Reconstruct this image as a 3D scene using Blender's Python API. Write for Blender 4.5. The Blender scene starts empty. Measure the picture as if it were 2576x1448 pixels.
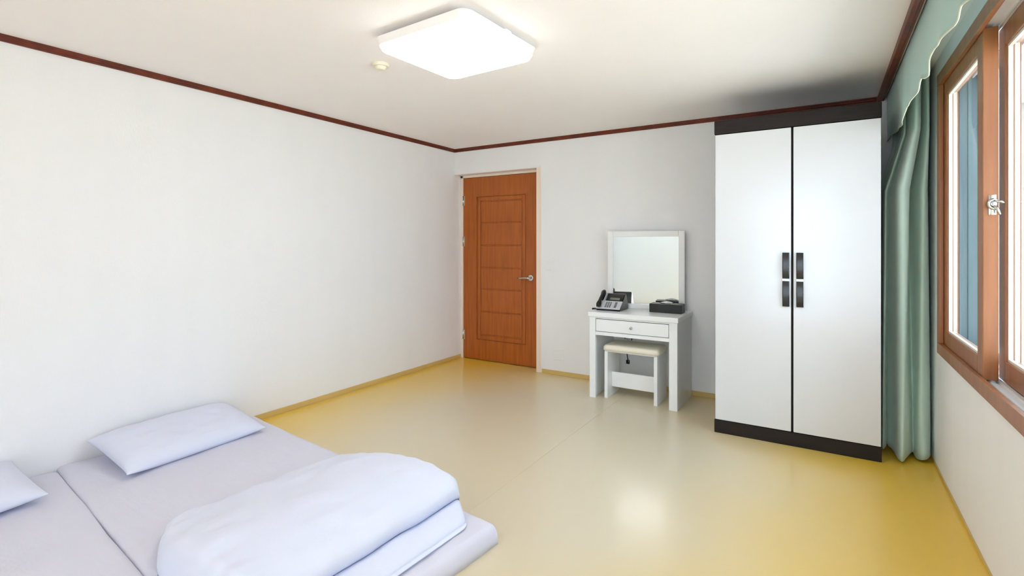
import bpy, bmesh, math, random
from mathutils import Vector, Matrix, noise
random.seed(3)
sc = bpy.context.scene
C = bpy.context.scene.collection
PI = math.pi

# ------------------------------------------------------------------ camera
cam = bpy.data.cameras.new('camera'); camo = bpy.data.objects.new('camera', cam); C.objects.link(camo)
camo.location = (0, 0, 1.28)
camo.rotation_euler = (PI/2, 0, math.radians(31.728))
cam.sensor_width = 36; cam.lens = 1276.1/2576*36; cam.shift_y = -111/2576
cam.clip_start = .02
sc.camera = camo

# ------------------------------------------------------------------ sky, exposure
w = bpy.data.worlds.new('world'); sc.world = w; w.use_nodes = True
nt = w.node_tree; nt.nodes.clear()
wo = nt.nodes.new('ShaderNodeOutputWorld'); bg = nt.nodes.new('ShaderNodeBackground')
tc = nt.nodes.new('ShaderNodeTexCoord'); sx = nt.nodes.new('ShaderNodeSeparateXYZ')
cr = nt.nodes.new('ShaderNodeValToRGB')
cr.color_ramp.elements[0].position = 0.0; cr.color_ramp.elements[0].color = (.76, .87, 1, 1)
cr.color_ramp.elements[1].position = 1.0; cr.color_ramp.elements[1].color = (.60, .77, 1, 1)
nt.links.new(tc.outputs['Generated'], sx.inputs[0]); nt.links.new(sx.outputs['Z'], cr.inputs[0])
nt.links.new(cr.outputs[0], bg.inputs[0]); nt.links.new(bg.outputs[0], wo.inputs[0])
bg.inputs[1].default_value = SKY = 4.6
LAMP = 6.3
sun = bpy.data.lights.new('sun', 'SUN'); suno = bpy.data.objects.new('sun', sun); C.objects.link(suno)
sun.energy = 34; sun.angle = math.radians(1); sun.color = (1, .97, .94); suno.rotation_euler = (0, math.radians(-42), math.radians(15))   # from behind the house, high
vs = sc.view_settings
vs.view_transform = 'Standard'; vs.look = 'None'; vs.gamma = 1; vs.use_curve_mapping = False
vs.exposure = 0.68
sc.cycles.max_bounces = 14; sc.cycles.diffuse_bounces = 8; sc.cycles.glossy_bounces = 6
sc.cycles.transparent_max_bounces = 16; sc.cycles.use_denoising = True
sc.cycles.caustics_reflective = True; sc.cycles.sample_clamp_indirect = 8

# ------------------------------------------------------------------ materials
def srgb(r, g, b):
    f = lambda c: (c/255/12.92) if c/255 <= .04045 else ((c/255+.055)/1.055)**2.4
    return (f(r), f(g), f(b), 1)

def mat(name, col, rough=.5, metal=0, spec=.5, bump=0, bscale=60, var=0, vscale=3, stretch=(1, 1, 1), col2=None, coat=0, sheen=0, transl=0):
    m = bpy.data.materials.new(name); m.use_nodes = True
    n = m.node_tree; b = n.nodes['Principled BSDF']
    b.inputs['Base Color'].default_value = col; b.inputs['Roughness'].default_value = rough
    b.inputs['Metallic'].default_value = metal; b.inputs['Specular IOR Level'].default_value = spec
    b.inputs['Coat Weight'].default_value = coat; b.inputs['Coat Roughness'].default_value = rough*.4; b.inputs['Sheen Weight'].default_value = sheen
    t = n.nodes.new('ShaderNodeTexCoord'); mp = n.nodes.new('ShaderNodeMapping')
    mp.inputs['Scale'].default_value = stretch
    n.links.new(t.outputs['Object'], mp.inputs[0])
    if col2 is not None or var:
        nz = n.nodes.new('ShaderNodeTexNoise'); nz.inputs['Scale'].default_value = vscale; nz.inputs['Detail'].default_value = 5
        n.links.new(mp.outputs[0], nz.inputs[0])
        mx = n.nodes.new('ShaderNodeMix'); mx.data_type = 'RGBA'
        mx.inputs[6].default_value = col
        mx.inputs[7].default_value = col2 if col2 is not None else tuple(c*(1-var) for c in col[:3])+(1,)
        r = n.nodes.new('ShaderNodeMapRange'); r.inputs[1].default_value = .35; r.inputs[2].default_value = .65
        n.links.new(nz.outputs[0], r.inputs[0]); n.links.new(r.outputs[0], mx.inputs[0])
        n.links.new(mx.outputs[2], b.inputs['Base Color'])
    if bump:
        n2 = n.nodes.new('ShaderNodeTexNoise'); n2.inputs['Scale'].default_value = bscale; n2.inputs['Detail'].default_value = 4
        bp = n.nodes.new('ShaderNodeBump'); bp.inputs['Strength'].default_value = bump; bp.inputs['Distance'].default_value = .01
        n.links.new(mp.outputs[0], n2.inputs[0]); n.links.new(n2.outputs[0], bp.inputs['Height'])
        n.links.new(bp.outputs[0], b.inputs['Normal'])
    return m

def emis(name, col, s):
    m = bpy.data.materials.new(name); m.use_nodes = True
    n = m.node_tree; b = n.nodes['Principled BSDF']
    b.inputs['Base Color'].default_value = (.9, .9, .9, 1)
    b.inputs['Emission Color'].default_value = col; b.inputs['Emission Strength'].default_value = s
    t = n.nodes.new('ShaderNodeTexNoise'); t.inputs['Scale'].default_value = 4
    bp = n.nodes.new('ShaderNodeBump'); bp.inputs['Strength'].default_value = .01
    n.links.new(t.outputs[0], bp.inputs['Height']); n.links.new(bp.outputs[0], b.inputs['Normal'])
    return m

def glass_mat(name, tint):
    m = bpy.data.materials.new(name); m.use_nodes = True
    n = m.node_tree; n.nodes.clear()
    o = n.nodes.new('ShaderNodeOutputMaterial'); mx = n.nodes.new('ShaderNodeMixShader')
    tr = n.nodes.new('ShaderNodeBsdfTransparent'); tr.inputs[0].default_value = tint
    gl = n.nodes.new('ShaderNodeBsdfGlossy'); gl.inputs['Roughness'].default_value = .01
    fr = n.nodes.new('ShaderNodeFresnel'); fr.inputs[0].default_value = 1.5
    ge = n.nodes.new('ShaderNodeNewGeometry'); iv = n.nodes.new('ShaderNodeMath'); iv.operation = 'SUBTRACT'; iv.inputs[0].default_value = 1
    mu = n.nodes.new('ShaderNodeMath'); mu.operation = 'MULTIPLY'      # reflect on the outer skin only, both faces of the pane
    n.links.new(ge.outputs['Backfacing'], iv.inputs[1]); n.links.new(fr.outputs[0], mu.inputs[0]); n.links.new(iv.outputs[0], mu.inputs[1])
    n.links.new(mu.outputs[0], mx.inputs[0]); n.links.new(tr.outputs[0], mx.inputs[1]); n.links.new(gl.outputs[0], mx.inputs[2])
    n.links.new(mx.outputs[0], o.inputs[0])
    return m

M = {}
def added_blind_mat():
    m = bpy.data.materials.new('added_blind_cloth'); m.use_nodes = True
    n = m.node_tree; n.nodes.clear()
    o = n.nodes.new('ShaderNodeOutputMaterial'); mx = n.nodes.new('ShaderNodeMixShader'); mx.inputs[0].default_value = .16
    a = n.nodes.new('ShaderNodeBsdfDiffuse'); a.inputs[0].default_value = (.8, .82, .83, 1)
    b = n.nodes.new('ShaderNodeBsdfTranslucent'); b.inputs[0].default_value = (.82, .88, .9, 1)
    n.links.new(a.outputs[0], mx.inputs[1]); n.links.new(b.outputs[0], mx.inputs[2]); n.links.new(mx.outputs[0], o.inputs[0])
    return m
M['addedblind'] = added_blind_mat()
M['paper'] = mat('wallpaper', (.83, .84, .86, 1), .75, spec=.25, bump=.12, bscale=260, var=.015, vscale=6, stretch=(1, 1, .15))
M['ceil'] = mat('ceiling_paper', (.92, .90, .905, 1), .85, spec=.2, bump=.1, bscale=220, var=.01, vscale=4)
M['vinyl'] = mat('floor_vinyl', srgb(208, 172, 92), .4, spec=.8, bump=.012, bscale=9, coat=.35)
def vinyl_glare(m):
    # sheet vinyl: glare painted into the colour, pale mid-room, deeper yellow along the walls
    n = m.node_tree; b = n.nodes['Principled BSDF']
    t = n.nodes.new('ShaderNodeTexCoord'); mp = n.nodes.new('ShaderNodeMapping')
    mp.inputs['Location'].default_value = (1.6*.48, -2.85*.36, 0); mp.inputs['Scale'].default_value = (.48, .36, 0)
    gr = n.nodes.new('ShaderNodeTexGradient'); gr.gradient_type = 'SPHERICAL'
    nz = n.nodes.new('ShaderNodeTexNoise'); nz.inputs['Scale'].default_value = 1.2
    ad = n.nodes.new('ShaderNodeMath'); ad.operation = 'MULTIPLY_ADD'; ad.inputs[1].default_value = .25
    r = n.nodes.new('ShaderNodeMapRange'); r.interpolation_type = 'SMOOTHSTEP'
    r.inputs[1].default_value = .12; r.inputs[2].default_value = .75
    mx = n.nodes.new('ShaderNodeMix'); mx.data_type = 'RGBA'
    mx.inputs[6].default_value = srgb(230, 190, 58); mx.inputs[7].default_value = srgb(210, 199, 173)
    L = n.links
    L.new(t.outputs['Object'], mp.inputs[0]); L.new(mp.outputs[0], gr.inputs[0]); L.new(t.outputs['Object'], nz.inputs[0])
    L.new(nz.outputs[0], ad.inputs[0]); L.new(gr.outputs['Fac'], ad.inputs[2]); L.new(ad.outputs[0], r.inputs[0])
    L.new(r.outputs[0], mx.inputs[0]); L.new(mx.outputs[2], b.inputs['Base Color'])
vinyl_glare(M['vinyl'])
M['lip'] = mat('vinyl_lip', srgb(206, 178, 112), .3, bump=.02, bscale=12)
M['mould'] = mat('dark_red_wood', srgb(110, 40, 14), .45, bump=.05, bscale=30, col2=srgb(86, 30, 12), vscale=12, stretch=(1, 1, 1))
M['door'] = mat('door_wood', srgb(176, 94, 28), .42, bump=.05, bscale=14, col2=srgb(158, 80, 20), vscale=3.5, stretch=(14, 14, .7))
M['doorh'] = mat('door_wood_cross', srgb(166, 86, 34), .42, bump=.05, bscale=14, col2=srgb(150, 74, 26), vscale=3.5, stretch=(.9, 14, 14))
M['casing'] = mat('casing_paint', srgb(236, 220, 206), .4, bump=.02)
M['white'] = mat('white_lacquer', (.82, .84, .85, 1), .35, bump=.01, bscale=5, coat=.15)
M['wdoor'] = mat('wardrobe_white', (.67, .685, .71, 1), .22, bump=.008, bscale=3, coat=.2)
M['dark'] = mat('wenge_wood', srgb(36, 27, 24), .6, spec=.3, bump=.06, bscale=18, col2=srgb(26, 20, 18), vscale=5, stretch=(1, 8, 12))
M['black'] = mat('black_plastic', srgb(24, 25, 28), .25, bump=.01)
M['leather'] = mat('black_leatherette', srgb(28, 28, 30), .45, bump=.15, bscale=200)
M['silver'] = mat('silver_plastic', srgb(205, 208, 212), .3, metal=.2, bump=.01)
M['chrome'] = mat('satin_metal', srgb(205, 205, 200), .22, metal=1, bump=.01)
M['cushion'] = mat('cream_leatherette', srgb(232, 226, 208), .45, bump=.08, bscale=150)
M['mirror'] = mat('mirror_silver', (.88, .92, .94, 1), .015, metal=1, bump=.0005)
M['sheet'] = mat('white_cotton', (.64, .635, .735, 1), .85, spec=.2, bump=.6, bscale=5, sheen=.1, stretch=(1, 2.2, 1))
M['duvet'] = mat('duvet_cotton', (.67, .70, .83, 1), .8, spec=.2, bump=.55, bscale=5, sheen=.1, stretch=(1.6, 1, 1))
M['green'] = mat('green_curtain_cloth', srgb(188, 212, 202), .6, bump=.05, bscale=300, sheen=.2, var=.08, vscale=3)
M['val'] = mat('pale_green_cloth', srgb(166, 200, 192), .7, bump=.05, bscale=300, sheen=.2)
M['hem'] = mat('hem_trim', srgb(206, 214, 194), .7, bump=.05)
M['win'] = mat('window_wood', srgb(158, 100, 58), .38, bump=.03, bscale=20, col2=srgb(144, 88, 49), vscale=3, stretch=(10, 10, .8), coat=.2)
M['pvc'] = mat('white_vinyl', (.78, .79, .80, 1), .35, bump=.01)
M['grey'] = mat('blue_grey_frame', srgb(104, 124, 132), .5, bump=.02)
M['bead'] = mat('glazing_bead', srgb(226, 218, 206), .4, bump=.01)
M['glass'] = glass_mat('window_glass', (.96, .97, .965, 1))
M['tissue'] = mat('tissue_paper', (.86, .86, .86, 1), .9, bump=.2, bscale=60)
M['lampframe'] = mat('lamp_frame', (.92, .91, .92, 1), .4, bump=.01)
M['lampglow'] = emis('lamp_diffuser', (1, .99, .985, 1), LAMP)
M['lampfill'] = emis('lamp_diffuser_fill', (1, .99, .985, 1), LAMP*.6)
M['facade'] = mat('facade_render', srgb(150, 146, 138), .9, bump=.2, bscale=20, var=.1)
M['ground'] = mat('asphalt', srgb(178, 178, 174), .9, bump=.3, bscale=20, var=.2)
M['lcd'] = mat('display_grey', srgb(120, 124, 112), .2, bump=.005)
M['key'] = mat('grey_keys', srgb(96, 98, 104), .4, bump=.01)
M['fascia'] = mat('concrete_slab', srgb(150, 158, 164), .8, bump=.2)

# ------------------------------------------------------------------ helpers
def bx(bm, x0, x1, y0, y1, z0, z1, bev=0, seg=2):
    mt = Matrix.Translation(((x0+x1)/2, (y0+y1)/2, (z0+z1)/2)) @ Matrix.Diagonal((abs(x1-x0), abs(y1-y0), abs(z1-z0), 1))
    t = bmesh.new(); bmesh.ops.create_cube(t, size=1, matrix=mt)
    if bev: bmesh.ops.bevel(t, geom=t.edges[:], offset=bev, segments=seg, affect='EDGES', profile=.5, clamp_overlap=True)
    me = bpy.data.meshes.new('t'); t.to_mesh(me); bm.from_mesh(me); bpy.data.meshes.remove(me); t.free()

def cyl(bm, p0, p1, r0, r1=None, n=24, bev=0):
    r1 = r0 if r1 is None else r1
    p0, p1 = Vector(p0), Vector(p1); d = p1-p0
    t = bmesh.new()
    bmesh.ops.create_cone(t, cap_ends=True, segments=n, radius1=r0, radius2=r1, depth=d.length,
                          matrix=Matrix.Translation((p0+p1)/2) @ d.to_track_quat('Z', 'Y').to_matrix().to_4x4())
    if bev:
        es = [e for e in t.edges if any(len(f.verts) > 4 for f in e.link_faces)]
        bmesh.ops.bevel(t, geom=es, offset=bev, segments=3, affect='EDGES', profile=.5, clamp_overlap=True)
    me = bpy.data.meshes.new('t'); t.to_mesh(me); bm.from_mesh(me); bpy.data.meshes.remove(me); t.free()

def tube(bm, pts, r, n=10, cap=True):
    pts = [Vector(p) for p in pts]; rings = []
    up = None
    for i, p in enumerate(pts):
        d = (pts[min(i+1, len(pts)-1)]-pts[max(i-1, 0)]).normalized()
        if up is None:
            up = d.orthogonal().normalized()
        up = (up-d*up.dot(d)).normalized(); sd = d.cross(up)
        rr = r[i] if isinstance(r, (list, tuple)) else r
        rings.append([bm.verts.new(p+(up*math.cos(a)+sd*math.sin(a))*rr) for a in [2*PI*k/n for k in range(n)]])
    for a, b in zip(rings, rings[1:]):
        for k in range(n): bm.faces.new((a[k], a[(k+1) % n], b[(k+1) % n], b[k]))
    if cap: bm.faces.new(rings[0][::-1]); bm.faces.new(rings[-1])

def rsq(bm, cx, cy, hx, hy, r, z0, z1, rot=0, taper=0, bev=0, n=8):
    """rounded square slab"""
    def ring(z, o):
        vs_ = []
        for qx, qy, a0 in ((1, 1, 0), (-1, 1, 90), (-1, -1, 180), (1, -1, 270)):
            for k in range(n+1):
                a = math.radians(a0+90*k/n)
                x = qx*(hx-o-r)+r*math.cos(a); y = qy*(hy-o-r)+r*math.sin(a)
                vs_.append(bm.verts.new((cx+x*math.cos(rot)-y*math.sin(rot), cy+x*math.sin(rot)+y*math.cos(rot), z)))
        return vs_
    lv = [(z0, taper+bev), (z0+bev, taper), (z1, 0)] if bev else [(z0, taper), (z1, 0)]
    if bev:
        lv = [(z0+bev*(1-math.sin(a)), taper+bev*(1-math.cos(a))) for a in (PI/2, PI/3, PI/6, 0)]+[(z1, 0)]
    rs = [ring(z, o) for z, o in lv]
    for a, b in zip(rs, rs[1:]):
        for k in range(len(a)): bm.faces.new((a[k], a[(k+1) % len(a)], b[(k+1) % len(a)], b[k]))
    bm.faces.new(rs[0][::-1]); bm.faces.new(rs[-1])

def obj(name, bm, m, parent=None, smooth=False, origin=None):
    bmesh.ops.recalc_face_normals(bm, faces=bm.faces[:])
    me = bpy.data.meshes.new(name)
    off = Vector((0, 0, 0))
    if parent is not None:
        p = parent
        while p is not None: off += p.location; p = p.parent
    elif origin is not None:
        off = Vector(origin)
    bmesh.ops.translate(bm, verts=bm.verts[:], vec=-off)
    bm.to_mesh(me); bm.free()
    me.materials.append(m)
    if smooth:
        for p in me.polygons: p.use_smooth = True
    o = bpy.data.objects.new(name, me); C.objects.link(o)
    if parent is not None: o.parent = parent
    elif origin is not None: o.location = origin
    return o

def box(name, m, parent, *a, bev=0, seg=2, origin=None):
    bm = bmesh.new()
    for q in (a if isinstance(a[0], (tuple, list)) else [a]): bx(bm, *q, bev=bev, seg=seg)
    return obj(name, bm, m, parent, origin=origin)

def thing(name, label, cat, loc, group=None):
    o = bpy.data.objects.new(name, None); C.objects.link(o); o.location = loc; o.empty_display_size = .1
    o['label'] = label; o['category'] = cat
    if group: o['group'] = group
    return o

def tag(o, label, cat, group=None):
    o['label'] = label; o['category'] = cat
    if group: o['group'] = group
    return o

def struct(o, label=None, cat=None):
    o['kind'] = 'structure'
    if label: o['label'] = label
    if cat: o['category'] = cat
    return o

def semp(name, label, cat, loc):
    o = thing(name, label, cat, loc); o['kind'] = 'structure'; return o

# ------------------------------------------------------------------ room shell
XL, XR, YB, YF, H = -3.50, .54, 4.45, -1.60, 2.325
YD = 4.57                      # door plane
XO = .80                       # outer face of window wall
WY0, WY1, WZ0, WZ1 = 1.12, 3.555, .70, 2.18   # window opening

struct(box('floor', M['lip'], None, XL-.12, XR, YF-.1, YB+.35, -.10, -.004), 'glossy yellow sheet vinyl floor', 'floor')
fl = bpy.data.objects['floor']
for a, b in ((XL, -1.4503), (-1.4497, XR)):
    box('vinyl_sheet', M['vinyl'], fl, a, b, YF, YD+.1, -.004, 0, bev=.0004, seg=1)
struct(box('ceiling', M['ceil'], None, XL-.12, XO, YF-.1, YB+.35, H, H+.1), 'off white papered ceiling', 'ceiling')
struct(box('wall_left', M['paper'], None, XL-.12, XL, YF-.1, YB+.35, 0, H), 'long blank white papered wall behind the bedding', 'wall')
struct(box('wall_back', M['paper'], None,
           (XL, -2.42, YB, YB+.25, 2.04, H), (-2.42, XR, YB, YB+.25, 0, H), (XL, -2.42, YB+.25, YB+.35, 0, H)),
       'white papered wall with the door and the vanity', 'wall')
struct(box('wall_front', M['paper'], None, (XL-.12, -2.9, YF-.1, YF, 0, H), (.15, XO, YF-.1, YF, 0, H), (-2.9, .15, YF-.1, YF, 0, .08), (-2.9, .15, YF-.1, YF, 2.15, H)), 'white papered wall', 'wall')
struct(box('wall_right', M['paper'], None,
           (XR, XO, YF, YB+.35, 0, WZ0), (XR, XO, YF, YB+.35, WZ1, H),
           (XR, XO, WY1, YB+.35, WZ0, WZ1), (XR, XO, YF-.1, WY0, WZ0, WZ1)),
       'white papered wall under and around the window', 'wall')

def lipbm(x0, x1, y0, y1, h=.043): return (x0, x1, y0, y1, 0, h)
struct(box('baseboard_left', M['lip'], None, XL, XL+.006, YF, YD, 0, .042, bev=.002), 'low yellow vinyl skirting along the long blank wall', 'baseboard')
struct(box('baseboard_back', M['lip'], None, -2.40, XR, YB-.006, YB, 0, .042, bev=.002), 'low yellow vinyl skirting between the door and the wardrobe', 'baseboard')
struct(box('baseboard_right', M['lip'], None, XR-.003, XR, YF, YB, 0, .02, bev=.001), 'thin yellow vinyl skirting under the window', 'baseboard')

def mould(a, b, nrm, name, label):
    """small ogee ceiling moulding from a to b, nrm = into the room"""
    a, b, nrm = Vector(a), Vector(b), Vector(nrm)
    prof = [(0, 0), (.018, 0), (.018, -.010), (.014, -.014), (.014, -.022), (.008, -.028), (.008, -.035), (0, -.035)]
    bm = bmesh.new()
    ra = [bm.verts.new(a+nrm*p+Vector((0, 0, q))) for p, q in prof]
    rb = [bm.verts.new(b+nrm*p+Vector((0, 0, q))) for p, q in prof]
    for k in range(len(prof)): bm.faces.new((ra[k], ra[(k+1) % len(prof)], rb[(k+1) % len(prof)], rb[k]))
    bm.faces.new(ra[::-1]); bm.faces.new(rb)
    return struct(obj(name, bm, M['mould']), label, 'moulding')
mould((XL, YF, H), (XL, YB, H), (1, 0, 0), 'trim_1', 'thin dark red wooden ceiling moulding over the long blank wall')
mould((XL, YB, H), (.31, YB, H), (0, -1, 0), 'trim_2', 'thin dark red wooden ceiling moulding over the door and wardrobe')
struct(box('trim_3', M['mould'], None, (.312, .336, YF, YB, H-.040, H), (.336, .352, YF, YB, H-.032, H), bev=.004),
       'dark red wooden ceiling strip in front of the curtain valance', 'moulding')

# ------------------------------------------------------------------ door
d = semp('door_1', 'orange brown wooden room door with six stacked panels, closed', 'door', (-2.97, YD, 0))
DX0, DX1, DT = -3.465, -2.465, 2.012
box('door_frame', M['casing'], d, (XL, DX0-.003, YD-.012, YD+.06, 0, 2.04), (DX1+.003, -2.42, YB-.006, YD+.06, 0, 2.04),
    (-2.424, -2.410, YB-.006, YB, 0, 2.062), (XL, -2.42, YD-.012, YD+.06, DT+.004, 2.04), (XL, -2.410, YB-.003, YB, 2.040, 2.046), bev=.0015, seg=1)
y0, y1 = YD, YD+.038
RX0, RX1, RZ0, RZ1 = -3.285, -2.655, .225, 1.80
leaf = box('door_leaf', M['door'], d, (DX0, RX0, y0, y1, .008, DT), (RX1, DX1, y0, y1, .008, DT),
           (RX0, RX1, y0, y1, RZ1, DT), (RX0, RX1, y0, y1, .008, RZ0), (RX0, RX1, y0+.012, y1, RZ0, RZ1))
bm = bmesh.new()   # raised frame inside the groove
g = .007
for q in ((RX0+g, RX0+.048, RZ0+g, RZ1-g), (RX1-.048, RX1-g, RZ0+g, RZ1-g), (RX0+.048, RX1-.048, RZ1-.048, RZ1-g), (RX0+.048, RX1-.048, RZ0+g, RZ0+.048)):
    bx(bm, q[0], q[1], y0+.001, y0+.014, q[2], q[3], bev=.004)
obj('panel_frame', bm, M['door'], d)
zz = [.283, .538, .785, 1.02, 1.263, 1.51, 1.745]
for a, b in zip(zz, zz[1:]):
    box('panel', M['door'], d, RX0+.052, RX1-.052, y0+.002, y0+.014, a+.006, b-.006, bev=.005)
for z in (1.763, 1.307, .266):
    h = box('hinge', M['chrome'], d, -3.474, -3.445, y0-.004, y0+.002, z-.055, z+.055, bev=.001)
    bm = bmesh.new(); cyl(bm, (-3.468, y0-.008, z-.052), (-3.468, y0-.008, z+.052), .007, n=12); obj('hinge_pin', bm, M['chrome'], h, True)
bm = bmesh.new(); cyl(bm, (-2.592, y0, .928), (-2.592, y0-.014, .928), .031, bev=.003, n=32)
hd = obj('door_handle', bm, M['chrome'], d, True)
bm = bmesh.new(); cyl(bm, (-2.592, y0-.012, .928), (-2.592, y0-.05, .928), .012, n=20)
tube(bm, [(-2.585, y0-.046, .928), (-2.62, y0-.05, .927), (-2.66, y0-.05, .925), (-2.70, y0-.047, .923), (-2.735, y0-.04, .922)], [.012, .0105, .009, .008, .0055], n=12)
obj('lever', bm, M['chrome'], hd, True)
bm = bmesh.new(); cyl(bm, (-2.578, y0-.013, .940), (-2.578, y0-.018, .940), .006, n=12); obj('lock_button', bm, M['chrome'], hd, True)

# wall plates
t = thing('light_switch', 'small white light switch on the wall right of the door handle', 'switch', (-2.325, YB, 1.08))
box('switch_plate', M['white'], t, -2.36, -2.29, YB-.007, YB, 1.02, 1.14, bev=.003)
box('rocker', M['white'], t, -2.345, -2.305, YB-.011, YB-.006, 1.045, 1.115, bev=.002)
t = thing('wall_plate', 'blank square white plate low on the wall between door and vanity', 'wall plate', (-2.215, YB, .20))
box('cover', M['white'], t, -2.275, -2.155, YB-.006, YB, .145, .255, bev=.003)
for x in (-2.262, -2.168):
    bm = bmesh.new(); cyl(bm, (x, YB-.005, .20), (x, YB-.008, .20), .004, n=10); obj('screw', bm, M['pvc'], t)

# ------------------------------------------------------------------ ceiling lamp + detector
def ceiling_lamp(LX, LY, LR, label, glow):
    t = thing('ceiling_lamp', label, 'lamp', (LX, LY, H))
    bm = bmesh.new(); rsq(bm, LX, LY, .21, .21, .03, 2.295, H, LR); obj('mounting_base', bm, M['lampframe'], t)
    bm = bmesh.new(); rsq(bm, LX, LY, .302, .300, .055, 2.262, 2.300, LR, taper=.010, bev=.006); obj('lamp_frame', bm, M['lampframe'], t)
    bm = bmesh.new(); rsq(bm, LX, LY, .290, .288, .05, 2.240, 2.263, LR, taper=.006, bev=.010); obj('diffuser', bm, glow, t)
    for q in (-1, 1):
        bm = bmesh.new(); bx(bm, LX+q*.298-.012, LX+q*.298+.012, LY-.025, LY+.025, 2.285, 2.304, bev=.003); obj('clip', bm, M['lampframe'], t)
ceiling_lamp(-1.600, 2.060, math.radians(-3), 'square flat white ceiling lamp beside the smoke detector, switched on', M['lampglow'])
ceiling_lamp(-1.600, -.75, math.radians(-2), 'square flat white fill lamp added on the ceiling, unseen behind the camera', M['lampfill'])  # added out of view to brighten the back wall, wardrobe and right wall
t = thing('smoke_detector', 'round cream smoke detector on the ceiling beside the lamp', 'detector', (-2.20, 2.105, H))
bm = bmesh.new(); cyl(bm, (-2.2, 2.105, H), (-2.2, 2.105, H-.018), .052, .048, n=32, bev=.003); obj('detector_base', bm, M['cushion'], t, True)
bm = bmesh.new(); cyl(bm, (-2.2, 2.105, H-.018), (-2.2, 2.105, H-.036), .036, .022, n=32, bev=.004); obj('sensor_head', bm, M['cushion'], t, True)

# ------------------------------------------------------------------ wardrobe
WX0, WX1, WYF, WYB = -.645, .280, 3.665, 4.255
t = thing('wardrobe', 'tall two door white wardrobe with dark brown top and plinth', 'wardrobe', ((WX0+WX1)/2, (WYF+WYB)/2, 0))
box('carcass', M['dark'], t, (WX0+.002, WX0+.020, WYF+.022, WYB, .087, 2.02), (WX1-.020, WX1-.002, WYF+.022, WYB, .087, 2.02),
    (WX0+.020, WX1-.020, WYB-.008, WYB, .087, 2.02), (WX0+.020, WX1-.020, WYF+.03, WYB-.008, .087, .105), (WX0+.020, WX1-.020, WYF+.03, WYB-.008, 2.0, 2.02),
    (-.190, -.170, WYF+.026, WYB-.008, .105, 2.0))
box('top_panel', M['dark'], t, WX0, WX1, WYF-.004, WYB, 2.022, 2.112, bev=.003)
box('plinth', M['dark'], t, WX0, WX1, WYF-.002, WYB, 0, .086, bev=.003)
for x0, x1, hx in ((WX0+.006, -.1865, -.215), (-.1735, WX1-.004, -.1375)):
    dr = box('door', M['wdoor'], t, x0, x1, WYF, WYF+.020, .090, 2.018, bev=.002)
    for a, b in ((1.060, 1.224), (.882, 1.042)):
        bm = bmesh.new()
        n = 14; w2 = .0195; rows = []
        for k in range(n+1):       # slightly bowed grip bar
            z = a+(b-a)*k/n; s = (k/n*2-1); y = WYF-.012-.010*(1-s*s)
            rows.append([bm.verts.new((hx+sx_*w2, y+dy, z)) for sx_, dy in ((-1, .002), (-.8, -.001), (.8, -.001), (1, .002), (1, .008), (-1, .008))])
        for p, q in zip(rows, rows[1:]):
            for k in range(6): bm.faces.new((p[k], p[(k+1) % 6], q[(k+1) % 6], q[k]))
        bm.faces.new(rows[0][::-1]); bm.faces.new(rows[-1])
        bx(bm, hx-.012, hx+.012, WYF-.008, WYF, a+.001, a+.02); bx(bm, hx-.012, hx+.012, WYF-.008, WYF, b-.02, b-.001)
        obj('handle', bm, M['black'], dr, False)
    box('handle_divider', M['silver'], dr, hx-.0195, hx+.0195, WYF-.013, WYF, 1.0425, 1.0595, bev=.002)

# ------------------------------------------------------------------ vanity
VX0, VX1, VYF, VYB = -1.682, -.962, 3.955, 4.440
t = thing('vanity_table', 'small white vanity table with one drawer', 'table', ((VX0+VX1)/2, (VYF+VYB)/2, 0))
box('tabletop', M['white'], t, VX0-.012, VX1+.010, VYF-.015, VYB, .674, .714, bev=.006)
box('side_panel', M['white'], t, (VX0, VX0+.052, VYF, VYF+.03, 0, .674), (VX0, VX0+.034, VYF+.03, VYB, 0, .674), bev=.002)
box('side_panel', M['white'], t, (VX1-.064, VX1, VYF, VYF+.03, 0, .674), (VX1-.034, VX1, VYF+.03, VYB, 0, .674), bev=.002)
box('apron', M['white'], t, (VX0+.052, VX1-.064, VYF+.006, VYF+.024, .523, .552), (VX0+.052, VX1-.064, VYF+.006, VYF+.024, .660, .674),
    (VX0+.034, VX1-.034, VYF+.03, VYB-.06, .523, .535), (VX0+.034, VX1-.034, VYB-.075, VYB-.06, .535, .674), bev=.001)
dw = box('drawer', M['white'], t, (VX0+.056, VX1-.068, VYF+.002, VYF+.020, .556, .656), (VX0+.07, VX1-.08, VYF+.02, VYB-.10, .56, .64), bev=.003)
bm = bmesh.new(); cyl(bm, (-1.322, VYF+.002, .606), (-1.322, VYF-.012, .606), .005, n=12); cyl(bm, (-1.322, VYF-.010, .606), (-1.322, VYF-.024, .606), .013, .010, n=20, bev=.003)
obj('knob', bm, M['chrome'], dw, True)
# mirror stands on the back of the vanity
MX0, MX1, MZ0, MZ1, MY = -1.664, -1.004, .714, 1.392, 4.385
t = thing('vanity_mirror', 'square mirror in a white frame standing on the back of the vanity table', 'mirror', ((MX0+MX1)/2, MY, MZ0))
fw = .050
for nm, q in (('frame_side', (MX0, MX0+fw, MZ0, MZ1)), ('frame_side', (MX1-fw, MX1, MZ0, MZ1)), ('frame_rail', (MX0+fw, MX1-fw, MZ1-fw, MZ1)), ('frame_rail', (MX0+fw, MX1-fw, MZ0, MZ0+.042))):
    box(nm, M['white'], t, q[0], q[1], MY, MY+.045, q[2], q[3], bev=.004)
box('mirror_glass', M['mirror'], t, MX0+fw, MX1-fw, MY+.008, MY+.014, MZ0+.042, MZ1-fw)
box('backing_board', M['dark'], t, MX0+fw, MX1-fw, MY+.014, MY+.03, MZ0+.042, MZ1-fw)
t.rotation_euler.z = math.radians(5.8); t.location.y = 4.350   # stands slightly askew

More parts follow.
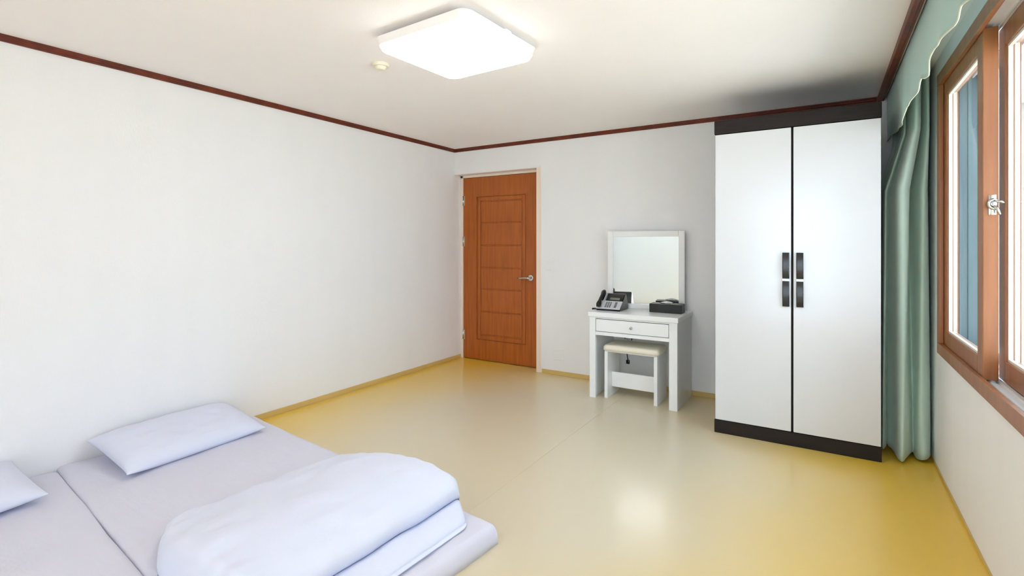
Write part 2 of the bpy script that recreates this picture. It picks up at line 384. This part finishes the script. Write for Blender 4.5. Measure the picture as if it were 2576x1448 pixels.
# stool
t = thing('vanity_stool', 'white stool with a cream padded seat under the vanity table', 'stool', (-1.345, 4.14, 0))
SX0, SX1, SY0, SY1 = -1.568, -1.128, 4.00, 4.275
box('side_panel', M['white'], t, SX0, SX0+.028, SY0, SY1, 0, .385, bev=.002)
box('side_panel', M['white'], t, SX1-.028, SX1, SY0, SY1, 0, .385, bev=.002)
box('stretcher_board', M['white'], t, SX0+.028, SX1-.028, SY0+.10, SY0+.118, .075, .20, bev=.002)
box('seat_board', M['white'], t, SX0+.002, SX1-.002, SY0+.002, SY1-.002, .385, .397, bev=.002)
bm = bmesh.new(); rsq(bm, (SX0+SX1)/2, (SY0+SY1)/2, .232, .15, .03, -.44, -.3975, 0, bev=.022)
for v in bm.verts: v.co.z = -v.co.z+ (.004*(1-((v.co.x+1.348)/.24)**2) if v.co.z < -.42 else 0)
obj('seat', bm, M['cushion'], t, True)

# outlet behind the stool with plugs and cables
t = thing('wall_outlet', 'double wall outlet with plugs and black cables behind the vanity', 'outlet', (-1.50, YB, .41))
box('outlet_plate', M['white'], t, -1.56, -1.44, YB-.007, YB, .375, .455, bev=.003)
for x in (-1.53, -1.475):
    bm = bmesh.new(); cyl(bm, (x, YB-.006, .415), (x, YB-.035, .415), .016, .013, n=16, bev=.002); obj('plug', bm, M['white'], t)
bm = bmesh.new()
tube(bm, [(-1.53, YB-.03, .412), (-1.535, YB-.045, .38), (-1.53, YB-.02, .32), (-1.522, YB-.015, .28), (-1.51, YB-.02, .22)], .004, n=8)
tube(bm, [(-1.475, YB-.03, .412), (-1.47, YB-.04, .44), (-1.45, YB-.02, .52), (-1.46, YB-.012, .60), (-1.46, YB-.012, .67)], .004, n=8)
tube(bm, [(-1.53, YB-.03, .418), (-1.55, YB-.03, .46), (-1.58, YB-.02, .49), (-1.60, YB-.012, .60), (-1.60, YB-.012, .67)], .004, n=8)
bx(bm, -1.53, -1.50, YB-.025, YB-.002, .20, .235, bev=.004)
obj('cable', bm, M['black'], t, True)

# ------------------------------------------------------------------ phone
def rotbox(bm, c, size, rx, bev=0, seg=2, sx_=0):
    t_ = bmesh.new(); bx(t_, -size[0]/2, size[0]/2, -size[1]/2, size[1]/2, -size[2]/2, size[2]/2, bev=bev, seg=seg)
    bmesh.ops.transform(t_, matrix=Matrix.Translation(c) @ Matrix.Rotation(rx, 4, 'X') @ Matrix.Rotation(sx_, 4, 'Y'), verts=t_.verts[:])
    me = bpy.data.meshes.new('t'); t_.to_mesh(me); bm.from_mesh(me); bpy.data.meshes.remove(me); t_.free()
ZT = .714
t = thing('desk_phone', 'silver and black desk telephone with handset on the vanity', 'telephone', (-1.56, 4.15, ZT))
PX0, PX1, PYF, PYB = -1.672, -1.462, 4.075, 4.225
ang = math.atan2(.115, PYB-PYF)
# body: wedge
bm = bmesh.new()
pr = [(PYF, ZT), (PYF-.004, ZT+.012), (PYB-.01, ZT+.132), (PYB+.02, ZT+.134), (PYB+.065, ZT+.03), (PYB+.06, ZT)]
a = [bm.verts.new((PX0, y, z)) for y, z in pr]; b = [bm.verts.new((PX1, y, z)) for y, z in pr]
for k in range(len(pr)): bm.faces.new((a[k], a[(k+1) % len(pr)], b[(k+1) % len(pr)], b[k]))
bm.faces.new(a[::-1]); bm.faces.new(b)
bmesh.ops.bevel(bm, geom=bm.edges[:], offset=.004, segments=2, affect='EDGES')
obj('phone_body', bm, M['black'], t)
nrm = Vector((0, -math.sin(ang), math.cos(ang))); dirn = Vector((0, math.cos(ang), math.sin(ang)))
base = Vector((0, PYF-.004, ZT+.014))
def onface(x, s, h): p = base+dirn*s+nrm*h; return (x, p.y, p.z)
bm = bmesh.new(); rotbox(bm, onface(-1.567, .048, .003), (.212, .098, .010), ang, bev=.004); obj('face_plate', bm, M['silver'], t)
bm = bmesh.new(); rotbox(bm, onface(-1.535, .135, .004), (.140, .070, .010), ang, bev=.004); ds = obj('display_hood', bm, M['black'], t)
bm = bmesh.new(); rotbox(bm, onface(-1.535, .120, .0095), (.085, .026, .002), ang); obj('display', bm, M['lcd'], ds)
for r in range(4):
    for c in range(3):
        bm = bmesh.new(); rotbox(bm, onface(-1.592+c*.019, .020+r*.017, .010), (.013, .011, .005), ang, bev=.0015, seg=1); obj('key', bm, M['key'], t)
for r in range(5):
    bm = bmesh.new(); rotbox(bm, onface(-1.508, .018+r*.014, .010), (.020, .008, .005), ang, bev=.0015, seg=1); obj('key', bm, M['key'], t)
bm = bmesh.new()
pts = [onface(-1.645, -.002+.19*k/10, .030+.012*math.sin(PI*k/10)) for k in range(11)]
tube(bm, pts, [.016, .022, .020, .015, .014, .014, .014, .015, .020, .022, .016], n=14)
obj('handset', bm, M['black'], t, True)
bm = bmesh.new(); rotbox(bm, onface(-1.619, .098, .014), (.008, .165, .03), ang, bev=.003); rotbox(bm, onface(-1.669, .098, .008), (.006, .165, .02), ang, bev=.002); obj('cradle_rim', bm, M['silver'], t)
bm = bmesh.new()
cp = []
for k in range(90):
    u = k/89; ax = (-1.672-.030*math.sin(u*2.0), 4.10-.035*u, ZT+.0095)
    cp.append((ax[0]+.0065*math.cos(k*.9), ax[1], ax[2]+.0065*math.sin(k*.9)))
tube(bm, cp, .0016, n=5); obj('coiled_cord', bm, M['black'], t, True)

# tissue box
t = thing('tissue_box', 'flat black tissue box with a white tissue on the vanity', 'tissue box', (-1.118, 4.25, ZT))
bm = bmesh.new(); rotbox(bm, (0, 0, 0), (.262, .125, .072), 0, bev=.004)
bmesh.ops.transform(bm, matrix=Matrix.Translation((-1.118, 4.252, ZT+.036)) @ Matrix.Rotation(math.radians(1), 4, 'Z'), verts=bm.verts[:])
obj('box', bm, M['leather'], t)
bm = bmesh.new(); n = 40; ring = []
cv = bm.verts.new((-1.12, 4.25, ZT+.092))
for k in range(n): a_ = 2*PI*k/n; ring.append(bm.verts.new((-1.12+.055*math.cos(a_)*(1+.15*math.sin(5*a_)), 4.25+.026*math.sin(a_), ZT+.0735+.006*math.sin(7*a_)**2)))
mid = [bm.verts.new((-1.12+.028*math.cos(2*PI*k/n)*(1+.2*math.sin(4*PI*k/n)), 4.25+.012*math.sin(2*PI*k/n), ZT+.083+.005*math.sin(6*PI*k/n))) for k in range(n)]
for k in range(n):
    bm.faces.new((ring[k], ring[(k+1) % n], mid[(k+1) % n], mid[k])); bm.faces.new((mid[k], mid[(k+1) % n], cv))
bm.faces.new(ring[::-1])
obj('tissue', bm, M['tissue'], t, True)

# ------------------------------------------------------------------ bedding
def wr(x, y, s, a): return a*noise.noise(Vector((x*s, y*s, s)))
def axis_pts(L, r, n):
    e = [r*(1-math.cos(PI/2*k/5)) for k in range(6)]
    mid_ = [r+(L-2*r)*k/n for k in range(1, n)]
    return e+mid_+[L-q for q in reversed(e)]
def slab(name, m, parent, org, rot, L, W, Hh, r, seed, amp=.006, edge=.005, zb=0, nx=70, ny=46, stitch=False):
    """soft rounded slab: grid top with rolled edges, flat bottom"""
    us, vs_ = axis_pts(L, r, nx), axis_pts(W, r, ny)
    bm = bmesh.new(); top = []; bot = []
    cR, sR = math.cos(rot), math.sin(rot)
    def P(u, v, z): return (org[0]+u*cR-v*sR, org[1]+u*sR+v*cR, z)
    for i, u in enumerate(us):
        rt, rb = [], []
        for j, v in enumerate(vs_):
            du, dv = min(u, L-u), min(v, W-v)
            fu = math.sqrt(max(0, 1-(1-min(du/r, 1))**2)); fv = math.sqrt(max(0, 1-(1-min(dv/r, 1))**2))
            h = Hh*(.42+.58*fu)*(.80+.20*fv)
            # soft edges wander
            nu = u+edge*noise.noise(Vector((v*3, seed, 0)))*(1 if u > L/2 else 1); nv = v+edge*noise.noise(Vector((u*2.5, seed+9, 0)))
            h += (wr(u+seed, v*.6, 4, amp)+wr(u*2.3+seed, v*1.1, 6, amp*.5))*fu*fv
            a_ = (u*.9+v*.45); h -= .006*abs(noise.noise(Vector((a_*9+seed, (v-u*.4)*2, 3))))*fu*fv
            edge_v = (i in (0, len(us)-1)) or (j in (0, len(vs_)-1))
            rt.append(bm.verts.new(P(nu, nv, zb+max(h, .004)))); rb.append(bm.verts.new(P(nu, nv, zb)))
        top.append(rt); bot.append(rb)
    I, J = len(us), len(vs_)
    for i in range(I-1):
        for j in range(J-1):
            bm.faces.new((top[i][j], top[i+1][j], top[i+1][j+1], top[i][j+1]))
    for i in range(I-1):
        bm.faces.new((top[i][0], bot[i][0], bot[i+1][0], top[i+1][0])); bm.faces.new((top[i][J-1], top[i+1][J-1], bot[i+1][J-1], bot[i][J-1]))
    for j in range(J-1):
        bm.faces.new((top[0][j], top[0][j+1], bot[0][j+1], bot[0][j])); bm.faces.new((top[I-1][j], bot[I-1][j], bot[I-1][j+1], top[I-1][j+1]))
    bm.faces.new([r_[0] for r_ in bot]+bot[-1][1:]+[r_[-1] for r_ in reversed(bot[:-1])]+list(reversed(bot[0][1:-1])))
    # drop unused bottom verts
    bmesh.ops.delete(bm, geom=[v for v in bm.verts if not v.link_faces], context='VERTS')
    return obj(name, bm, m, parent, True)

BR = math.radians(-6.6)
MZ = .086
t = thing('floor_mattress', 'white floor mattress under the folded duvet', 'mattress', (-2.4, 1.4, 0), 'floor mattresses')
ML, MW = 2.235, 1.045
mo = (-3.335-1.045*math.sin(math.radians(6.6))*0, 0)
# far long edge runs (-3.42,2.08)-(-1.21,1.83)
far = Vector((-3.405, 2.068)); ud = Vector((math.cos(BR), math.sin(BR))); vd = Vector((-ud.y, ud.x))
o2 = far-vd*MW
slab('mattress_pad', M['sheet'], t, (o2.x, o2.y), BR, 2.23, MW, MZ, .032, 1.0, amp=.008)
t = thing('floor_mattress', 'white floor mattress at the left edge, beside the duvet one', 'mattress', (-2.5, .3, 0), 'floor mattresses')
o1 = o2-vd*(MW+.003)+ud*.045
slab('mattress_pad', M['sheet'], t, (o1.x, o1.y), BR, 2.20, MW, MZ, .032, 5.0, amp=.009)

def pillow(label, cx, cy, z, L, W, T, rz, tilt, seed):
    tt = thing('pillow', label, 'pillow', (cx, cy, z), 'pillows')
    n, m_ = 48, 30; bm = bmesh.new()
    mt = Matrix.Translation((cx, cy, z)) @ Matrix.Rotation(rz, 4, 'Z') @ Matrix.Rotation(tilt, 4, 'Y')
    T_, B_ = [], []
    for i in range(n+1):
        u = -math.cos(PI*i/n); rt, rb = [], []
        for j in range(m_+1):
            v = -math.cos(PI*j/m_)
            th = T/2*((1-abs(u)**4.5)*(1-abs(v)**3.4))**.5
            pin = 1+.035*(abs(u)**4)*(abs(v)**4)-.02*(1-u*u)*0
            x, y = v*W/2*pin*(1-.03*(1-abs(u)**6)*0), u*L/2*pin
            wv = wr(u*2+seed, v*2, 2.2, .012)*(1-abs(u)**4)*(1-abs(v)**4)+.006*noise.noise(Vector((u*9, v*5, seed)))*(1-u*u)*(1-v*v)
            rt.append(bm.verts.new(mt @ Vector((x, y, th+wv))))
            rb.append(rt[-1] if (i in (0, n) or j in (0, m_)) else bm.verts.new(mt @ Vector((x, y, -th*.75))))
        T_.append(rt); B_.append(rb)
    for i in range(n):
        for j in range(m_):
            bm.faces.new((T_[i][j], T_[i+1][j], T_[i+1][j+1], T_[i][j+1]))
            f = (B_[i][j], B_[i][j+1], B_[i+1][j+1], B_[i+1][j])
            try: bm.faces.new(f)
            except ValueError: pass
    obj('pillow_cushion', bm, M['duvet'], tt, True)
    return tt
pillow('white pillow on the mattress near the folded duvet, leaning at the wall', -3.235, 1.53, .157, .74, .44, .15, math.radians(2), math.radians(11), 2)
pillow('white pillow cut off by the left edge, on the nearer mattress', -3.255, .465, .157, .76, .44, .145, math.radians(2), math.radians(7), 7)

# duvet: folded, domed block with a thin lower layer peeping out
t = thing('folded_duvet', 'thick white folded duvet on the foot of the mattress', 'duvet', (-1.85, 1.4, MZ))
prof = [(0, .004), (-.012, .025), (.03, .055), (.12, .082), (.25, .112), (.40, .145), (.52, .165), (.65, .168), (.75, .161), (.832, .136), (.876, .092), (.862, .042), (.838, .026),
        (.845, .028), (.89, .044), (.94, .040), (.975, .026), (.985, .006), (.96, 0), (.5, 0)]
def catmull(P, n):
    out = []
    N = len(P)
    for i in range(N):
        p0, p1, p2, p3 = P[i-1], P[i], P[(i+1) % N], P[(i+2) % N]
        for k in range(n):
            q = k/n
            out.append(tuple(.5*((2*p1[c])+(-p0[c]+p2[c])*q+(2*p0[c]-5*p1[c]+4*p2[c]-p3[c])*q*q+(-p0[c]+3*p1[c]-3*p2[c]+p3[c])*q**3) for c in (0, 1)))
    return out
cp = catmull(prof, 5)
bm = bmesh.new(); rings = []
LV = 1.03; R2 = math.radians(-3.5); ox, oy = -2.335, .885
nv = 70
for j in range(nv+1):
    s = j/nv
    v = LV*(1-math.cos(PI*s))/2
    dv = min(v, LV-v); rr = .06
    f = math.sqrt(max(0, 1-(1-min(dv/rr, 1))**2)); f = .12+.88*f
    ring = []
    for (u, z) in cp:
        lip = max(0, u-.845)
        k = 1-.06*(1-f)
        uu = .45+(u-.45)*k
        zz_ = max(z, 0)*(f if u < .87 else f)
        w_ = (wr(u*1.5, v*1.2, 3, .014)+wr(u*3, v*2.4+4, 4, .007))*f*min(1, max(z, 0)/.05)
        wrk = .009*abs(noise.noise(Vector((u*10+3*v, v*3, 5))))*(1 if u < .8 and z > .05 else 0)
        wrk += .010*(.5+.5*math.sin(u*46+v*9+2*math.sin(u*9)))*math.exp(-(v/.16)**2)*(1 if .05 < u < .82 and z > .05 else 0)*f
        vv = v-lip*.75*min(1, max(0, (v-.25)/.75))+.15*max(0, 1-u/.36)**1.6*max(0, 1-v/.5)
        X = ox+uu*math.cos(R2)-vv*math.sin(R2); Y = oy+uu*math.sin(R2)+vv*math.cos(R2)
        ring.append(bm.verts.new((X, Y, MZ+.004+max(0, zz_+w_-wrk))))
    rings.append(ring)
for p, q in zip(rings, rings[1:]):
    for k in range(len(p)): bm.faces.new((p[k], p[(k+1) % len(p)], q[(k+1) % len(p)], q[k]))
for r_ in (rings[0], rings[-1]):
    c_ = bm.verts.new(sum((v.co for v in r_), Vector())/len(r_))
    for k in range(len(r_)): bm.faces.new((r_[k], r_[(k+1) % len(r_)], c_))
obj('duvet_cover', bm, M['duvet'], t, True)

# ------------------------------------------------------------------ window
wn = semp('window_1', 'wide brown wooden sliding window on the right wall', 'window', (XR, 2.0, WZ0))
FX0 = .515
# surround boards lining the opening (front faces proud of the wall)
box('window_frame', M['win'], wn, (FX0, .535, WY0-.02, WY1+.012, WZ0-.012, .748), (FX0, .535, WY0-.02, WY1+.012, 2.130, WZ1+.012),
    (FX0, .535, WY1-.050, WY1+.012, .748, 2.130), (FX0, .535, WY0-.02, WY0+.05, .748, 2.130), bev=.003)
box('frame_lining', M['win'], wn, (.535, .67, WY0, WY1, WZ0, .722), (.535, .67, WY0, WY1, 2.158, WZ1), (.535, .588, WY1-.030, WY1, .722, 2.158), (.535, .588, WY0, WY0+.03, .722, 2.158))
box('jamb_board', M['grey'], wn, (.600, .606, WY1-.034, WY1-.030, .722, 2.158), (.636, .642, WY1-.034, WY1-.030, .722, 2.158), (.588, .67, WY1-.030, WY1, .722, 2.158), (.588, .67, WY0, WY0+.03, .722, 2.158))
bm = bmesh.new()
for x in (.536, .586, .594, .652): bx(bm, x, x+.006, WY0+.03, WY1-.03, .722, .7335); bx(bm, x, x+.006, WY0+.03, WY1-.03, 2.1465, 2.158)
bx(bm, .536, .66, WY0+.03, WY1-.03, .720, .7235); bx(bm, .536, .66, WY0+.03, WY1-.03, 2.1565, 2.160)
for x in (.560, .625): bx(bm, x-.004, x+.004, WY0+.03, WY1-.03, .7235, .7305)
obj('track', bm, M['pvc'], wn)
def sash(x0, x1, ya, yb, z0=.735, z1=2.145, st=.084, rl=.083):
    s = box('sash', M['win'], wn, (x0, x1, ya, ya+st, z0, z1), (x0, x1, yb-st, yb, z0, z1), (x0, x1, ya+st, yb-st, z0, z0+rl), (x0, x1, ya+st, yb-st, z1-rl, z1), bev=.003)
    xm = (x0+x1)/2
    b_ = .010
    box('glazing_bead', M['bead'], s, (x0+.008, xm-.003, ya+st, ya+st+b_, z0+rl, z1-rl), (x0+.008, xm-.003, yb-st-b_, yb-st, z0+rl, z1-rl),
        (x0+.008, xm-.003, ya+st+b_, yb-st-b_, z0+rl, z0+rl+b_), (x0+.008, xm-.003, ya+st+b_, yb-st-b_, z1-rl-b_, z1-rl))
    box('glazing_bead', M['bead'], s, (xm+.004, x1-.006, yb-st-b_*.5, yb-st, z0+rl, z1-rl))
    box('pane', M['glass'], s, xm-.003, xm+.003, ya+st+.004, yb-st-.004, z0+rl+.004, z1-rl-.004)
    return s
s1 = sash(.536, .584, 2.725, 3.524)
s2 = sash(.600, .648, 1.975, 2.800)
s3 = sash(.536, .584, 1.155, 2.055)
# crescent lock on the end of the inner sash
bm = bmesh.new()
bx(bm, .553, .577, 2.7215, 2.725, 1.395, 1.475, bev=.001)
pts = [(.566+.014*math.cos(a_), 2.7135, 1.438+.018*math.sin(a_)) for a_ in [PI*.15+PI*1.5*k/14 for k in range(15)]]
tube(bm, pts, .0055, n=8)
cyl(bm, (.566, 2.722, 1.438), (.566, 2.706, 1.438), .010, n=20, bev=.002)
tube(bm, [(.566, 2.710, 1.430), (.577, 2.705, 1.415), (.582, 2.700, 1.395)], [.006, .006, .005], n=8)
tube(bm, [(.572, 2.712, 1.450), (.59, 2.712, 1.446), (.600, 2.715, 1.440)], .005, n=8)
obj('sash_lock', bm, M['chrome'], wn, True)
# second window, in the wall behind the camera
w2 = semp('window_2', 'wide window in the wall behind the camera', 'window', (-1.4, YF, .08))
box('window_frame', M['win'], w2, (-2.93, .18, YF-.08, YF+.02, .03, .10), (-2.93, .18, YF-.08, YF+.02, 2.13, 2.19), (-2.93, -2.87, YF-.08, YF+.02, .10, 2.13), (.12, .18, YF-.08, YF+.02, .10, 2.13),
    (-1.06, -.99, YF-.06, YF, .10, 2.13), bev=.003)
box('added_blind', M['addedblind'], w2, -2.90, -1.03, YF+.024, YF+.0255, .06, 2.17)  # unseen blind, added to dim the window's brightness in the mirror
bm = bmesh.new(); cyl(bm, (-2.92, YF+.045, 2.17), (-1.02, YF+.045, 2.17), .022, n=16); obj('added_blind_roller', bm, M['pvc'], w2, True)
box('pane', M['glass'], w2, -2.87, .12, YF-.035, YF-.03, .10, 2.13)
# outer white vinyl window
ow = box('outer_frame', M['pvc'], wn, (.715, .775, WY0, WY1, WZ0, .75), (.715, .775, WY0, WY1, 2.13, WZ1), (.715, .775, WY1-.05, WY1, .75, 2.13), (.715, .775, WY0, WY0+.05, .75, 2.13),
         (.725, .765, 2.66, 2.72, .75, 2.13), (.725, .765, 1.93, 2.04, .75, 2.13), bev=.003)
box('outer_pane', M['glass'], wn, .742, .747, WY0+.05, WY1-.05, .75, 2.13)
box('sill_board', M['pvc'], wn, .67, .80, WY0, WY1, WZ0, .708)
box('reveal_board', M['grey'], wn, (.665, .80, WY1-.012, WY1, .708, WZ1), (.665, .80, WY0, WY0+.012, .708, WZ1))

# ------------------------------------------------------------------ valance and curtain
def valance():
    # lower edge, (Y, Z) going from the back wall towards the camera
    VP = [(4.435, 2.005), (4.2, 1.985), (4.0, 1.975), (3.80, 1.968), (3.60, 1.955), (3.48, 1.955), (3.36, 2.000), (3.24, 1.992), (3.05, 2.002), (2.92, 2.028), (2.87, 2.012), (2.78, 1.999), (2.70, 2.035), (2.57, 2.048), (2.48, 2.036), (2.37, 2.030), (2.27, 2.027),
          (2.10, 2.030), (1.95, 1.998), (1.85, 1.995), (1.72, 2.04), (1.5, 2.03), (1.3, 2.01), (1.15, 1.99), (1.0, 2.03), (.7, 2.02), (.4, 1.995), (.2, 2.03), (.02, 2.02)]
    def zb(y):
        for (a, b), (c, d_) in zip(VP, VP[1:]):
            if c <= y <= a: return b+(d_-b)*(a-y)/(a-c)
        return VP[-1][1]
    n, m_ = 300, 14
    bm = bmesh.new(); cols = []; edge = []
    for i in range(n+1):
        y = 4.435+(.02-4.435)*i/n; col = []
        for j in range(m_+1):
            s = j/m_; z = (H-.004)+(zb(y)-(H-.004))*s
            x = .366+.006*s*math.sin(y*9+1.2*math.sin(y*3))+.004*s*math.sin(y*23)
            col.append(bm.verts.new((x, y, z)))
        cols.append(col); edge.append(col[-1].co.copy())
    for a, b in zip(cols, cols[1:]):
        for j in range(m_): bm.faces.new((a[j], b[j], b[j+1], a[j+1]))
    t_ = thing('valance', 'pale green scalloped valance hanging over the window', 'valance', (.37, 2.2, H))
    o = obj('valance_cloth', bm, M['val'], t_, True)
    so = o.modifiers.new('s', 'SOLIDIFY'); so.thickness = .003; so.offset = 1
    bm = bmesh.new(); tube(bm, [(p.x, p.y, p.z) for p in edge], .0035, n=6); obj('piping', bm, M['hem'], t_, True)
    box('valance_board', M['pvc'], t_, .3745, .384, .02, 4.435, H-.03, H)
valance()

t = thing('curtain', 'green floor length curtain gathered between wardrobe and window', 'curtain', (.42, 3.95, 0))
bm = bmesh.new()
# gathered folds: zigzag across X while creeping along +Y, fold face towards the room
ctrl = [(.528, 3.95), (.520, 3.84), (.498, 3.775), (.470, 3.78), (.450, 3.88), (.435, 3.90), (.415, 3.76), (.388, 3.700), (.360, 3.72), (.345, 3.86), (.328, 3.93), (.302, 3.85), (.298, 3.95), (.36, 4.01), (.45, 3.97), (.52, 4.02),
        (.50, 4.09), (.40, 4.08), (.31, 4.12), (.33, 4.19), (.43, 4.18), (.51, 4.22), (.48, 4.29), (.36, 4.28), (.31, 4.33), (.34, 4.38), (.292, 4.425)]
def openspl(P, n):
    out = []
    for i in range(len(P)-1):
        p0, p1, p2, p3 = P[max(i-1, 0)], P[i], P[i+1], P[min(i+2, len(P)-1)]
        for k in range(n):
            q = k/n
            out.append(tuple(.5*((2*p1[c])+(-p0[c]+p2[c])*q+(2*p0[c]-5*p1[c]+4*p2[c]-p3[c])*q*q+(-p0[c]+3*p1[c]-3*p2[c]+p3[c])*q**3) for c in (0, 1)))
    out.append(P[-1]); return out
cc = openspl(ctrl, 8)
nz = 40; rows = []
for k in range(nz+1):
    z = .012+(2.284-.012)*k/nz; f = k/nz
    row = []
    for i, (x, y) in enumerate(cc):
        # folds are tight at the top and open towards the floor
        wx = 1-.16*f*f
        x2 = .42+(x-.42)*wx+.010*math.sin(i*.21+z*1.7)*(1-abs(x-.42)/.12*.8)
        base_y = 3.80 if y < 3.92 else y
        y2 = base_y+(y-base_y)*(1.0 if f > .3 else .75+.25*f/.3)+.012*math.sin(z*2+i*.1)
        if f < .06 and y < 3.95: y2 += .010*math.sin(i*.3)
        x2 = min(x2, .532)
        lo = .292+(.100)*max(0, min(1, (z-1.60)/.35))
        x2 = lo+(x2-.292)*(.532-lo)/(.532-.292)
        x2 = max(x2, lo)
        row.append(bm.verts.new((x2, y2, z+(.010*math.sin(i*.18)+.010 if k == 0 else 0))))
    rows.append(row)
for a, b in zip(rows, rows[1:]):
    for i in range(len(a)-1): bm.faces.new((a[i], a[i+1], b[i+1], b[i]))
o = obj('curtain_cloth', bm, M['green'], t, True)
so = o.modifiers.new('s', 'SOLIDIFY'); so.thickness = .003
t = thing('curtain_rail', 'white curtain rail hidden behind the green valance', 'rail', (.44, 2.2, 2.31))
box('rail', M['pvc'], t, .425, .450, .05, 4.43, 2.296, H, bev=.003)
for k in range(8):
    bm = bmesh.new(); tube(bm, [(.4375, 3.80+k*.075, 2.30), (.4375, 3.80+k*.075, 2.288)], .003, n=6); obj('glider', bm, M['pvc'], t)

# ------------------------------------------------------------------ outside
struct(box('ground', M['ground'], None, XO+.3, 60, -40, 60, -3.3, -3.2), 'grey paved ground outside', 'ground')
t = thing('apartment_building', 'grey building seen through the window glass', 'building', (9, 24, -3.2))
box('outer_wall', M['facade'], t, 5.5, 14, 26, 34, -3.2, 6.5)
for i in range(5):
    for j in range(3):
        x = 6.1+i*1.6; z = -2.2+j*2.8
        f_ = box('window', M['pvc'], t, x, x+.95, 25.94, 26.02, z, z+1.3)
        box('pane', M['lcd'], f_, (x+.06, x+.45, 25.92, 25.94, z+.06, z+1.24), (x+.50, x+.89, 25.92, 25.94, z+.06, z+1.24))
box('roof_slab', M['fascia'], t, 5.3, 14.2, 25.8, 34.2, 6.5, 6.8)
